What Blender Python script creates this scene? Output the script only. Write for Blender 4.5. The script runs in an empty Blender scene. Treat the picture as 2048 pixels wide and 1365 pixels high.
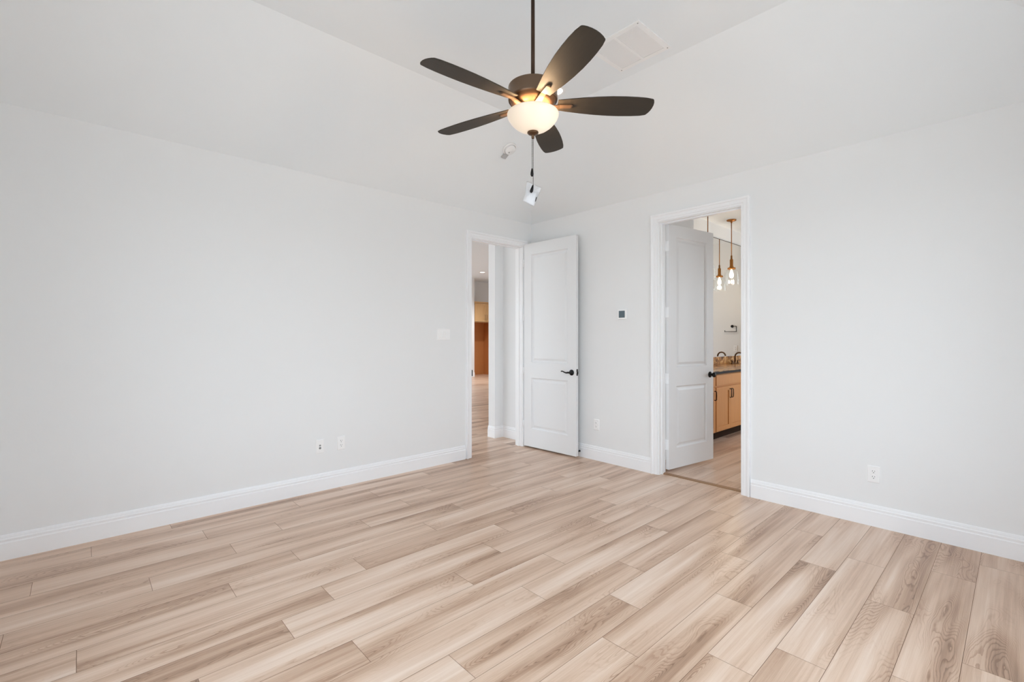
import bpy, bmesh, math, random
from mathutils import Vector, Matrix

SC = bpy.context.scene
COL = SC.collection
PI = math.pi

# ------------------------------------------------------------------ camera
H_EYE = 1.336
cam_d = bpy.data.cameras.new('camera')
cam = bpy.data.objects.new('camera', cam_d); COL.objects.link(cam)
cam_d.sensor_fit = 'HORIZONTAL'; cam_d.sensor_width = 36.0
cam_d.lens = 936.0 / 2048.0 * 36.0
cam_d.shift_y = -(682.5 - 675.4) / 2048.0
cam_d.clip_start = 0.02; cam_d.clip_end = 200
YAW = math.atan2(0.7351, 0.6779)            # viewing direction in the floor plan
cam.location = (0, 0, H_EYE)
cam.rotation_euler = (PI / 2, 0, YAW - PI / 2)
SC.camera = cam

# ------------------------------------------------------------------ sky, exposure
world = bpy.data.worlds.new('sky'); SC.world = world; world.use_nodes = True
wn = world.node_tree.nodes; wl = world.node_tree.links; wn.clear()
w_out = wn.new('ShaderNodeOutputWorld'); w_bg = wn.new('ShaderNodeBackground')
w_tc = wn.new('ShaderNodeTexCoord'); w_sep = wn.new('ShaderNodeSeparateXYZ'); w_rmp = wn.new('ShaderNodeValToRGB')
w_map = wn.new('ShaderNodeMapRange'); w_map.inputs['From Min'].default_value = -1; w_map.inputs['From Max'].default_value = 1
wl.new(w_tc.outputs['Generated'], w_sep.inputs[0]); wl.new(w_sep.outputs['Z'], w_map.inputs['Value'])
wl.new(w_map.outputs[0], w_rmp.inputs[0]); wl.new(w_rmp.outputs[0], w_bg.inputs['Color']); wl.new(w_bg.outputs[0], w_out.inputs[0])
cr = w_rmp.color_ramp
cr.elements[0].position = 0.0; cr.elements[0].color = (0.45, 0.47, 0.49, 1)
cr.elements[1].position = 1.0; cr.elements[1].color = (0.76, 0.93, 1.12, 1)
e = cr.elements.new(0.485); e.color = (0.58, 0.61, 0.63, 1)
e = cr.elements.new(0.515); e.color = (0.91, 0.995, 1.075, 1)
SKY = 7.0
w_bg.inputs['Strength'].default_value = SKY
SC.view_settings.view_transform = 'Standard'
SC.view_settings.look = 'None'
SC.view_settings.gamma = 1.0
SC.view_settings.use_curve_mapping = False
SC.view_settings.exposure = -0.30
SC.cycles.max_bounces = 16
SC.cycles.diffuse_bounces = 10
SC.cycles.glossy_bounces = 6
SC.cycles.transmission_bounces = 8
SC.cycles.transparent_max_bounces = 12
SC.cycles.sample_clamp_indirect = 8.0
SC.cycles.caustics_reflective = False
SC.cycles.caustics_refractive = False

# room numbers (metres)
XW, XE = -0.56, 4.134        # back-left wall and right-hand wall
YS, YN = -0.54, 4.133        # wall behind the camera and left-hand wall
TW = 0.115                   # wall thickness
ZC, ZT = 2.743, 3.353        # wall-top height and the flat middle of the ceiling
TX0, TX1, TY0, TY1 = XW, 3.113, 0.48, 3.113     # the ceiling slopes on three sides; the side wall runs up to it

# window openings: axis, plane, lo, hi, z0, z1
WINS = [('y', YS, 0.6, 2.9, 0.50, 2.40), ('x', XW, 0.2, 2.5, 0.70, 2.40)]
def portal(loc, rot, sx, sy):
    l = bpy.data.lights.new('window_portal', 'AREA'); l.shape = 'RECTANGLE'; l.size = sx; l.size_y = sy
    l.cycles.is_portal = True
    o = bpy.data.objects.new('window_portal', l); COL.objects.link(o); o.location = loc; o.rotation_euler = rot
    o['kind'] = 'helper'
portal((1.75, YS - 0.06, 1.45), (PI / 2, 0, PI), 2.3, 1.9)          # window behind the camera, facing +Y
portal((XW - 0.06, 1.35, 1.55), (PI / 2, 0, PI / 2), 2.3, 1.7)       # window in the back-left wall, facing +X
portal((7.75, 0.2 - 0.06, 1.65), (PI / 2, 0, PI), 2.3, 1.9)            # unseen bathroom window, added for light
portal((-1.0 - 0.06, 9.25, 1.6), (PI / 2, 0, PI / 2), 5.5, 2.6)        # unseen living-room windows, added to light the hallway
portal((3.0, 13.42 - 0.05, 1.5), (PI / 2, 0, 0), 7.0, 2.8)

# ------------------------------------------------------------------ materials
def srgb(r, g, b):
    f = lambda c: (c / 255 / 12.92) if c / 255 <= 0.04045 else ((c / 255 + 0.055) / 1.055) ** 2.4
    return (f(r), f(g), f(b), 1)

def mat(name, col, rough=0.5, metal=0.0, spec=0.5, emis=None, estr=0.0):
    m = bpy.data.materials.new(name); m.use_nodes = True
    b = m.node_tree.nodes['Principled BSDF']
    b.inputs['Base Color'].default_value = col if len(col) == 4 else (*col, 1)
    b.inputs['Roughness'].default_value = rough
    b.inputs['Metallic'].default_value = metal
    b.inputs['Specular IOR Level'].default_value = spec
    if emis:
        b.inputs['Emission Color'].default_value = (*emis, 1); b.inputs['Emission Strength'].default_value = estr
    return m

def bump(m, scale, strength, dist=0.002, detail=3.0, stretch=None):
    nt = m.node_tree; n = nt.nodes; l = nt.links
    tc = n.new('ShaderNodeTexCoord'); nz = n.new('ShaderNodeTexNoise'); bp = n.new('ShaderNodeBump')
    nz.inputs['Scale'].default_value = scale; nz.inputs['Detail'].default_value = detail
    bp.inputs['Strength'].default_value = strength; bp.inputs['Distance'].default_value = dist
    if stretch:
        mp = n.new('ShaderNodeMapping'); mp.inputs['Scale'].default_value = stretch
        l.new(tc.outputs['Object'], mp.inputs[0]); l.new(mp.outputs[0], nz.inputs['Vector'])
    else:
        l.new(tc.outputs['Object'], nz.inputs['Vector'])
    l.new(nz.outputs['Fac'], bp.inputs['Height']); l.new(bp.outputs[0], n['Principled BSDF'].inputs['Normal'])
    return m

M = {}
M['wall'] = bump(mat('wall_paint', (0.83, 0.84, 0.845), 0.75, spec=0.25), 90, 0.12, 0.0015)
M['ceiling'] = bump(mat('ceiling_paint', (0.855, 0.89, 0.912), 0.8, spec=0.2), 28, 0.16, 0.002, 4)
M['ceiling_cool'] = mat('hall_ceiling_tint', (0.80, 0.87, 0.93), 0.8, spec=0.2)  # blue tint put into the colour to offset warm light off the floor
M['trim'] = mat('trim_paint', (0.90, 0.91, 0.925), 0.34, spec=0.45)
M['door'] = mat('door_paint', (0.79, 0.80, 0.81), 0.42, spec=0.45)
M['plastic'] = mat('white_plastic', (0.90, 0.90, 0.90), 0.35)
M['slot'] = mat('dark_slot', (0.03, 0.03, 0.03), 0.6)
M['screw'] = mat('grey_screw', (0.30, 0.30, 0.30), 0.4, 0.6)
M['black'] = mat('black_hardware', (0.014, 0.013, 0.013), 0.38, 0.6)
M['bronze'] = mat('bronze_metal', srgb(98, 74, 54), 0.36, 0.8)
M['bracket'] = mat('bracket_metal', srgb(104, 80, 60), 0.6, 0.35)
M['housing'] = mat('dark_bronze_housing', srgb(118, 97, 80), 0.30, 0.8)
M['bronze_dark'] = mat('dark_bronze_metal', srgb(70, 52, 40), 0.42, 0.7)
M['brass'] = mat('aged_brass', srgb(164, 110, 56), 0.32, 0.9)
M['screen'] = mat('grey_screen', srgb(92, 108, 116), 0.25)
M['vent'] = mat('vent_paint', (0.90, 0.90, 0.90), 0.45)
M['gap'] = mat('dark_duct', (0.08, 0.08, 0.08), 0.8)
M['tab'] = mat('grey_tab', (0.45, 0.45, 0.45), 0.4)
M['lamp'] = mat('lamp_diffuser', (0.9, 0.9, 0.88), 0.4, emis=(1.0, 0.96, 0.9), estr=5.0)
M['steel'] = mat('chain_metal', (0.05, 0.043, 0.038), 0.5, 0.0)
M['mirror'] = mat('mirror_glass', (0.93, 0.94, 0.94), 0.0, 1.0)
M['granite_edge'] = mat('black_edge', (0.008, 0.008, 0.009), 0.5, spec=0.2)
M['paper'] = mat('white_paper', (0.85, 0.86, 0.88), 0.7)

def blade_mat():
    m = mat('walnut_blade', srgb(74, 66, 56), 0.55, spec=0.2)
    nt = m.node_tree; n = nt.nodes; l = nt.links
    tc = n.new('ShaderNodeTexCoord'); mp = n.new('ShaderNodeMapping'); mp.inputs['Scale'].default_value = (3, 60, 1)
    nz = n.new('ShaderNodeTexNoise'); nz.inputs['Scale'].default_value = 3; nz.inputs['Detail'].default_value = 4
    mx = n.new('ShaderNodeMixRGB'); mx.inputs['Color1'].default_value = srgb(53, 48, 42); mx.inputs['Color2'].default_value = srgb(64, 58, 51)
    l.new(tc.outputs['Object'], mp.inputs[0]); l.new(mp.outputs[0], nz.inputs['Vector']); l.new(nz.outputs['Fac'], mx.inputs['Fac'])
    l.new(mx.outputs[0], n['Principled BSDF'].inputs['Base Color'])
    return m
M['blade'] = blade_mat()

def wood_mat(name, c0, c1, scale=(1, 1, 12), rough=0.45):
    m = mat(name, c0, rough, spec=0.4)
    nt = m.node_tree; n = nt.nodes; l = nt.links
    tc = n.new('ShaderNodeTexCoord'); mp = n.new('ShaderNodeMapping'); mp.inputs['Scale'].default_value = scale
    nz = n.new('ShaderNodeTexNoise'); nz.inputs['Scale'].default_value = 4; nz.inputs['Detail'].default_value = 5
    mx = n.new('ShaderNodeMixRGB'); mx.inputs['Color1'].default_value = c0; mx.inputs['Color2'].default_value = c1
    l.new(tc.outputs['Object'], mp.inputs[0]); l.new(mp.outputs[0], nz.inputs['Vector']); l.new(nz.outputs['Fac'], mx.inputs['Fac'])
    l.new(mx.outputs[0], n['Principled BSDF'].inputs['Base Color'])
    return m
M['cabinet'] = wood_mat('maple_cabinet', srgb(192, 132, 76), srgb(208, 148, 90), (14, 14, 1.2))
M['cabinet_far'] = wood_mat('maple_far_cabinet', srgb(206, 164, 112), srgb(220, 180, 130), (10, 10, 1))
M['nook'] = wood_mat('shaded_nook_panel', srgb(186, 124, 72), srgb(200, 138, 84), (10, 10, 0.8))  # brown wood, with the shade inside the nook put into the colour
M['toe'] = mat('dark_toe_kick', srgb(50, 34, 23), 0.8, spec=0.1)

def granite():
    m = mat('brown_granite', srgb(150, 105, 60), 0.22)
    nt = m.node_tree; n = nt.nodes; l = nt.links
    tc = n.new('ShaderNodeTexCoord'); nz = n.new('ShaderNodeTexNoise'); nz.inputs['Scale'].default_value = 11; nz.inputs['Detail'].default_value = 7
    nz.inputs['Roughness'].default_value = 0.68; nz.inputs['Distortion'].default_value = 1.4
    rp = n.new('ShaderNodeValToRGB'); r = rp.color_ramp
    r.elements[0].position = 0.33; r.elements[0].color = srgb(52, 34, 22)
    r.elements[1].position = 0.68; r.elements[1].color = srgb(226, 192, 140)
    e = r.elements.new(0.44); e.color = srgb(126, 82, 44)
    e = r.elements.new(0.54); e.color = srgb(188, 140, 84)
    l.new(tc.outputs['Object'], nz.inputs['Vector']); l.new(nz.outputs['Fac'], rp.inputs[0])
    l.new(rp.outputs[0], n['Principled BSDF'].inputs['Base Color'])
    return m
M['granite'] = granite()

def clear_mat(name, tint, alpha, gloss=0.05, diff=None):
    m = bpy.data.materials.new(name); m.use_nodes = True
    nt = m.node_tree; n = nt.nodes; l = nt.links; n.clear()
    out = n.new('ShaderNodeOutputMaterial'); tr = n.new('ShaderNodeBsdfTransparent'); tr.inputs[0].default_value = (*tint, 1)
    gl = n.new('ShaderNodeBsdfGlossy'); gl.inputs['Roughness'].default_value = gloss
    lw = n.new('ShaderNodeLayerWeight'); lw.inputs['Blend'].default_value = 0.5
    pw = n.new('ShaderNodeMath'); pw.operation = 'POWER'; pw.inputs[1].default_value = 4.0; l.new(lw.outputs['Facing'], pw.inputs[0])
    fr = n.new('ShaderNodeMath'); fr.operation = 'MULTIPLY_ADD'; fr.inputs[1].default_value = 0.75; fr.inputs[2].default_value = 0.045; l.new(pw.outputs[0], fr.inputs[0])
    mx = n.new('ShaderNodeMixShader'); l.new(fr.outputs[0], mx.inputs[0]); l.new(tr.outputs[0], mx.inputs[1]); l.new(gl.outputs[0], mx.inputs[2])
    last = mx
    if diff:
        df = n.new('ShaderNodeBsdfDiffuse'); df.inputs[0].default_value = (*diff, 1)
        tl = n.new('ShaderNodeBsdfTranslucent'); tl.inputs[0].default_value = (*diff, 1)
        ad = n.new('ShaderNodeMixShader'); ad.inputs[0].default_value = 0.4
        l.new(df.outputs[0], ad.inputs[1]); l.new(tl.outputs[0], ad.inputs[2])
        m2 = n.new('ShaderNodeMixShader'); m2.inputs[0].default_value = alpha
        l.new(mx.outputs[0], m2.inputs[1]); l.new(ad.outputs[0], m2.inputs[2]); last = m2
    l.new(last.outputs[0], out.inputs[0])
    return m
M['glass'] = clear_mat('clear_glass', (0.97, 0.98, 0.98), 0)
M['bag'] = clear_mat('plastic_film', (0.97, 0.97, 0.98), 0.62, 0.12, (0.9, 0.91, 0.93))

def bowl_mat():
    m = mat('frosted_bowl', (0.62, 0.57, 0.50), 0.30)
    nt = m.node_tree; n = nt.nodes; l = nt.links
    b = n['Principled BSDF']
    # milk glass glowing from the bulbs inside: brighter where a bulb is close behind the glass
    tc = n.new('ShaderNodeTexCoord'); vm = n.new('ShaderNodeVectorMath'); vm.operation = 'DISTANCE'
    vm.inputs[1].default_value = (0.005, -0.105, -0.06)
    mr = n.new('ShaderNodeMapRange'); mr.inputs['From Min'].default_value = 0.02; mr.inputs['From Max'].default_value = 0.20
    mr.inputs['To Min'].default_value = 0.95; mr.inputs['To Max'].default_value = 0.46
    l.new(tc.outputs['Object'], vm.inputs[0]); l.new(vm.outputs['Value'], mr.inputs['Value'])
    b.inputs['Emission Color'].default_value = (1.0, 0.79, 0.58, 1)
    l.new(mr.outputs[0], b.inputs['Emission Strength'])
    return m
M['bowl'] = bowl_mat()

def floor_mat():
    m = mat('plank_flooring', (0.5, 0.4, 0.3), 0.32, spec=0.5)
    nt = m.node_tree; n = nt.nodes; l = nt.links; b = n['Principled BSDF']
    def math_(op, a=None, bb=None, va=None, vb=None):
        x = n.new('ShaderNodeMath'); x.operation = op
        if a is not None: l.new(a, x.inputs[0])
        if bb is not None: l.new(bb, x.inputs[1])
        if va is not None: x.inputs[0].default_value = va
        if vb is not None: x.inputs[1].default_value = vb
        return x.outputs[0]
    uv = n.new('ShaderNodeUVMap'); uv.uv_map = 'plank'
    at = n.new('ShaderNodeAttribute'); at.attribute_name = 'plank_id'
    su = n.new('ShaderNodeSeparateXYZ'); l.new(uv.outputs[0], su.inputs[0])
    sa = n.new('ShaderNodeSeparateColor'); l.new(at.outputs['Color'], sa.inputs[0])
    r0, r1, r2 = sa.outputs[0], sa.outputs[1], sa.outputs[2]
    zoff = math_('MULTIPLY', r1, vb=57.0)
    def vec(sx, sy):
        c = n.new('ShaderNodeCombineXYZ')
        l.new(math_('MULTIPLY', su.outputs[0], vb=sx), c.inputs[0]); l.new(math_('MULTIPLY', su.outputs[1], vb=sy), c.inputs[1]); l.new(zoff, c.inputs[2])
        return c.outputs[0]
    def noise(v, scale, det, rough=0.5, dist=0.0):
        z = n.new('ShaderNodeTexNoise'); z.inputs['Scale'].default_value = scale; z.inputs['Detail'].default_value = det
        z.inputs['Roughness'].default_value = rough; z.inputs['Distortion'].default_value = dist
        l.new(v, z.inputs['Vector']); return z.outputs['Fac']
    broad = noise(vec(0.7, 10.0), 1.0, 2.5)
    field = noise(vec(1.25, 7.0), 1.0, 1.6, 0.42, 0.35)
    wob = noise(vec(10.0, 60.0), 1.0, 2.0)
    fibre = noise(vec(5.0, 330.0), 1.0, 3.0, 0.65)
    streak = noise(vec(1.6, 70.0), 1.0, 2.0)
    # growth rings: thin dark contour lines of the slow field
    ph = math_('ADD', math_('MULTIPLY', field, vb=52.0), math_('MULTIPLY', wob, vb=1.3))
    sw = math_('FRACT', ph)
    ln = n.new('ShaderNodeMapRange'); ln.interpolation_type = 'SMOOTHSTEP'
    ln.inputs['From Min'].default_value = 0.50; ln.inputs['From Max'].default_value = 0.97
    l.new(sw, ln.inputs['Value'])
    # rings are strong only in the heart of the board
    heart = n.new('ShaderNodeMapRange'); heart.interpolation_type = 'SMOOTHSTEP'
    heart.inputs['From Min'].default_value = 0.47; heart.inputs['From Max'].default_value = 0.68
    l.new(field, heart.inputs['Value'])
    hk = math_('ADD', math_('MULTIPLY', heart.outputs[0], vb=0.85), vb=0.06)
    ring = math_('MULTIPLY', ln.outputs[0], hk)
    t = math_('MULTIPLY', math_('SUBTRACT', broad, vb=0.5), vb=1.2)
    t = math_('ADD', t, math_('MULTIPLY', math_('SUBTRACT', r0, vb=0.5), vb=0.20))
    t = math_('ADD', t, math_('MULTIPLY', math_('SUBTRACT', fibre, vb=0.5), vb=0.30))
    t = math_('ADD', t, math_('MULTIPLY', math_('SUBTRACT', streak, vb=0.5), vb=0.40))
    t = math_('ADD', t, math_('MULTIPLY', heart.outputs[0], vb=0.14))
    t = math_('ADD', t, math_('MULTIPLY', ring, vb=0.28))
    t = math_('ADD', t, vb=0.375)
    rp = n.new('ShaderNodeValToRGB'); r = rp.color_ramp
    r.elements[0].position = 0.0; r.elements[0].color = FL[0]
    r.elements[1].position = 1.0; r.elements[1].color = FL[3]
    e = r.elements.new(0.36); e.color = FL[1]
    e = r.elements.new(0.66); e.color = FL[2]
    l.new(t, rp.inputs[0]); l.new(rp.outputs[0], b.inputs['Base Color'])
    bp = n.new('ShaderNodeBump'); bp.inputs['Strength'].default_value = 0.06; bp.inputs['Distance'].default_value = 0.001
    l.new(fibre, bp.inputs['Height']); l.new(bp.outputs[0], b.inputs['Normal'])
    return m
FL = [srgb(230, 208, 190), srgb(210, 180, 156), srgb(180, 146, 121), srgb(134, 102, 80)]
M['floor'] = floor_mat()
M['seam'] = mat('plank_seam', srgb(120, 90, 66), 0.7)
M['strip'] = mat('transition_strip', srgb(150, 112, 78), 0.45)

# ------------------------------------------------------------------ mesh helpers
class MB:
    def __init__(s): s.bm = bmesh.new(); s.mi = 0
    def _f(s, vs, smooth=False):
        try:
            f = s.bm.faces.new(vs); f.material_index = s.mi; f.smooth = smooth; return f
        except ValueError: return None
    def quad(s, *p):
        return s._f([s.bm.verts.new(q) for q in p])
    def box(s, x0, x1, y0, y1, z0, z1, mtx=None, bev=0.0):
        c = [(x0, y0, z0), (x1, y0, z0), (x1, y1, z0), (x0, y1, z0), (x0, y0, z1), (x1, y0, z1), (x1, y1, z1), (x0, y1, z1)]
        v = [s.bm.verts.new(mtx @ Vector(q) if mtx else q) for q in c]
        fs = [s._f([v[i] for i in q]) for q in ((0, 3, 2, 1), (4, 5, 6, 7), (0, 1, 5, 4), (1, 2, 6, 5), (2, 3, 7, 6), (3, 0, 4, 7))]
        if bev:
            es = list({e for f in fs for e in f.edges})
            bmesh.ops.bevel(s.bm, geom=es, offset=bev, segments=2, profile=0.6, affect='EDGES', clamp_overlap=True)
        return s
    def lathe(s, prof, c=(0, 0, 0), n=32, mtx=None, smooth=True):
        rings = []
        for r, z in prof:
            if r < 1e-6:
                p = Vector((c[0], c[1], c[2] + z)); rings.append([s.bm.verts.new(mtx @ p if mtx else p)])
            else:
                ring = []
                for i in range(n):
                    a = 2 * PI * i / n; p = Vector((c[0] + r * math.cos(a), c[1] + r * math.sin(a), c[2] + z))
                    ring.append(s.bm.verts.new(mtx @ p if mtx else p))
                rings.append(ring)
        for a, b in zip(rings, rings[1:]):
            for i in range(n):
                j = (i + 1) % n
                if len(a) == 1 and len(b) == 1: continue
                if len(a) == 1: s._f([a[0], b[j], b[i]], smooth)
                elif len(b) == 1: s._f([a[i], a[j], b[0]], smooth)
                else: s._f([a[i], a[j], b[j], b[i]], smooth)
        return s
    def tube(s, pts, r, n=12, cap=True, smooth=True):
        pts = [Vector(p) for p in pts]; rs = r if isinstance(r, (list, tuple)) else [r] * len(pts)
        rings = []; up = None
        for i, p in enumerate(pts):
            t = (pts[min(i + 1, len(pts) - 1)] - pts[max(i - 1, 0)]).normalized()
            if up is None:
                up = Vector((0, 0, 1)) if abs(t.z) < 0.9 else Vector((1, 0, 0))
            a = t.cross(up).normalized(); b = a.cross(t).normalized(); up = b
            rings.append([s.bm.verts.new(p + rs[i] * (math.cos(2 * PI * k / n) * a + math.sin(2 * PI * k / n) * b)) for k in range(n)])
        for a, b in zip(rings, rings[1:]):
            for k in range(n):
                j = (k + 1) % n; s._f([a[k], a[j], b[j], b[k]], smooth)
        if cap:
            s._f(list(reversed(rings[0]))); s._f(rings[-1])
        return s
    def prism(s, poly, z0, z1, mtx=None):
        lo = [s.bm.verts.new(mtx @ Vector((x, y, z0)) if mtx else (x, y, z0)) for x, y in poly]
        hi = [s.bm.verts.new(mtx @ Vector((x, y, z1)) if mtx else (x, y, z1)) for x, y in poly]
        k = len(poly)
        s._f(list(reversed(lo))); s._f(hi)
        for i in range(k):
            j = (i + 1) % k; s._f([lo[i], lo[j], hi[j], hi[i]])
        return s
    def extrude_profile(s, prof, p0, p1, out):
        """prof: (offset from the wall, height); run from p0 to p1; out: unit direction away from the wall."""
        p0 = Vector(p0); p1 = Vector(p1); out = Vector(out)
        a = [s.bm.verts.new(p0 + out * d + Vector((0, 0, z))) for d, z in prof]
        b = [s.bm.verts.new(p1 + out * d + Vector((0, 0, z))) for d, z in prof]
        k = len(prof)
        for i in range(k):
            j = (i + 1) % k; s._f([a[i], a[j], b[j], b[i]])
        s._f(a); s._f(list(reversed(b)))
        return s
    def build(s, name, m, parent=None, loc=None, recalc=True):
        if recalc: bmesh.ops.recalc_face_normals(s.bm, faces=s.bm.faces[:])
        me = bpy.data.meshes.new(name); s.bm.to_mesh(me); s.bm.free()
        for x in (m if isinstance(m, (list, tuple)) else [m]): me.materials.append(x)
        o = bpy.data.objects.new(name, me); COL.objects.link(o)
        if parent: o.parent = parent
        if loc: o.location = loc
        return o

def tag(o, label, cat, group=None, kind=None):
    o['label'] = label; o['category'] = cat
    if group: o['group'] = group
    if kind: o['kind'] = kind
    return o
def thing(name, label, cat, loc=(0, 0, 0), rz=0.0, group=None, kind=None):
    o = bpy.data.objects.new(name, None); COL.objects.link(o); o.location = loc; o.rotation_euler = (0, 0, rz)
    o.empty_display_size = 0.1
    return tag(o, label, cat, group, kind)
def struct(mb, name, m, label, cat):
    return tag(mb.build(name, m), label, cat, None, 'structure')
def copy_thing(o, parent=None):
    kids = list(o.children)
    c = o.copy(); COL.objects.link(c)
    if parent: c.parent = parent
    for k in kids: copy_thing(k, c)
    return c

# ------------------------------------------------------------------ floors
rng = random.Random(11)
PW, PL = 0.1835, 1.222
ROW0 = 0.160 - PW            # lower edge of row 0
JOINT = {0: 2.66, 1: 3.58, 2: 2.95, 3: 2.20, 4: 1.95, 5: 2.44, 6: 1.71, 7: 2.02, 8: 2.36, 9: 1.74, 10: 2.10, 11: 1.56, 12: 1.92,
         13: 0.95, 14: 1.21, 15: 0.59, 16: 2.19, 17: 0.28, 18: 0.71, 19: 1.03, 20: 0.62, 21: 0.05, 22: 0.47}
def plank_floor(name, rects, label, joints, seed, row0=ROW0):
    rg = random.Random(seed)
    bm = bmesh.new(); uvl = bm.loops.layers.uv.new('plank'); cl = bm.loops.layers.float_color.new('plank_id')
    g = 0.0009
    for (x0, x1, y0, y1) in rects:
        i0 = math.floor((y0 - row0) / PW); i1 = math.ceil((y1 - row0) / PW)
        for i in range(i0, i1):
            ya, yb = row0 + i * PW, row0 + (i + 1) * PW
            j = joints.get(i, rg.uniform(0, PL))
            k0 = math.floor((x0 - j) / PL); k1 = math.ceil((x1 - j) / PL)
            for k in range(k0, k1):
                xa, xb = j + k * PL, j + (k + 1) * PL
                rr = random.Random(i * 1009 + k * 9176 + seed)
                cid = (rr.random(), rr.random(), rr.random(), 1)
                ax, bx, ay, by = max(xa + g, x0), min(xb - g, x1), max(ya + g, y0), min(yb - g, y1)
                if bx - ax < 0.002 or by - ay < 0.002: continue
                f = bm.faces.new([bm.verts.new(p) for p in ((ax, ay, 0), (bx, ay, 0), (bx, by, 0), (ax, by, 0))])
                for lp in f.loops:
                    c = lp.vert.co; lp[uvl].uv = (c.x - xa, c.y - ya); lp[cl] = cid
        f = bm.faces.new([bm.verts.new(p) for p in ((x0, y0, -0.0012), (x1, y0, -0.0012), (x1, y1, -0.0012), (x0, y1, -0.0012))])
        f.material_index = 1
        mb = MB(); mb.bm.free(); mb.bm = bm; mb.mi = 1
        mb.box(x0, x1, y0, y1, -0.06, -0.004)
    me = bpy.data.meshes.new(name); bm.to_mesh(me); bm.free()
    me.materials.append(M['floor']); me.materials.append(M['seam'])
    o = bpy.data.objects.new(name, me); COL.objects.link(o)
    return tag(o, label, 'floor', None, 'structure')
plank_floor('floor', [(XW - TW, 4.205, YS - TW, 4.19), (-1.1, 11.6, 4.19, 13.4)], 'pale oak plank floor running through bedroom and hallway', JOINT, 5)
plank_floor('floor_bathroom', [(4.225, 9.05, 0.1, 3.3)], 'pale plank floor beyond the bathroom doorway', {}, 77, ROW0 + 0.06)
MB().box(4.188, 4.242, 1.60, 2.375, 0.0, 0.006, bev=0.002).build('transition_strip', M['strip'])
tag(bpy.data.objects['transition_strip'], 'thin brown wooden strip across the bathroom doorway floor', 'threshold strip')

# ------------------------------------------------------------------ bedroom walls
D1 = (3.183, 3.995, 2.458)       # hallway doorway: x from, x to, head height
D2 = (1.600, 2.375, 2.458)       # bathroom doorway: y from, y to, head height
ZW = 3.42
b = MB()
b.box(-1.4, D1[0], YN, YN + TW, 0, ZW).box(D1[1], 4.30, YN, YN + TW, 0, ZW).box(D1[0], D1[1], YN, YN + TW, D1[2], ZW)
struct(b, 'wall_left', M['wall'], 'long plain white wall on the left with the hallway doorway', 'wall')
b = MB()
b.box(XE, XE + TW, YS - TW, D2[0], 0, ZW).box(XE, XE + TW, D2[1], YN, 0, ZW).box(XE, XE + TW, D2[0], D2[1], D2[2], ZW)
struct(b, 'wall_right', M['wall'], 'plain white wall on the right with the bathroom doorway', 'wall')
_, _, wa, wb, wz0, wz1 = WINS[0]
b = MB()
b.box(XW - TW, wa, YS - TW, YS, 0, ZW).box(wb, XE, YS - TW, YS, 0, ZW).box(wa, wb, YS - TW, YS, 0, wz0).box(wa, wb, YS - TW, YS, wz1, ZW)
struct(b, 'wall_back', M['wall'], 'white wall with a wide window behind the viewer', 'wall')
_, _, va, vb, vz0, vz1 = WINS[1]
b = MB()
b.box(XW - TW, XW, YS, va, 0, ZW).box(XW - TW, XW, vb, YN, 0, ZW).box(XW - TW, XW, va, vb, 0, vz0).box(XW - TW, XW, va, vb, vz1, ZW)
struct(b, 'wall_side', M['wall'], 'white side wall with a window, left of the viewer', 'wall')

# ceiling: slopes up from the wall tops to a flat middle
b = MB()
W4 = [(XW, YS, ZC), (XE, YS, ZC), (XE, YN, ZC), (XW, YN, ZC)]
T4 = [(TX0, TY0, ZT), (TX1, TY0, ZT), (TX1, TY1, ZT), (TX0, TY1, ZT)]
vw = [b.bm.verts.new(p) for p in W4]; vt = [b.bm.verts.new(p) for p in T4]
vo = [b.bm.verts.new((p[0], p[1], 3.40)) for p in W4]
for i in range(4):
    j = (i + 1) % 4
    if i == 3: continue                      # gable end: the side wall closes it
    b._f([vw[i], vw[j], vt[j], vt[i]]); b._f([vw[i], vo[i], vo[j], vw[j]])
b._f(list(reversed(vt))); b._f(vo)
struct(b, 'ceiling', M['ceiling'], 'white raised bedroom ceiling with sloped edges around a flat middle', 'ceiling')

# ------------------------------------------------------------------ baseboards
BB = [(0, 0), (0.017, 0), (0.017, 0.102), (0.0125, 0.106), (0.0125, 0.113), (0.0145, 0.118), (0.0145, 0.124), (0.0095, 0.129), (0.0095, 0.136), (0.0075, 0.146), (0.004, 0.150), (0, 0.150)]
def baseboard(name, runs, label):
    b = MB()
    for p0, p1, out in runs: b.extrude_profile(BB, (*p0, 0), (*p1, 0), (*out, 0))
    struct(b, name, M['trim'], label, 'baseboard')
baseboard('baseboard_left', [((XW, YN), (D1[0] - 0.078, YN), (0, -1))], 'white baseboard along the left wall')
baseboard('baseboard_right', [((XE, YN), (XE, D2[1] + 0.081), (-1, 0)), ((XE, D2[0] - 0.074), (XE, YS), (-1, 0))], 'white baseboard along the right wall, broken by the bathroom doorway')
baseboard('baseboard_back', [((XW, YS), (XE, YS), (0, 1))], 'white baseboard under the window behind the viewer')
baseboard('baseboard_side', [((XW, YS), (XW, YN), (1, 0))], 'white baseboard along the side wall with a window')

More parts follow.
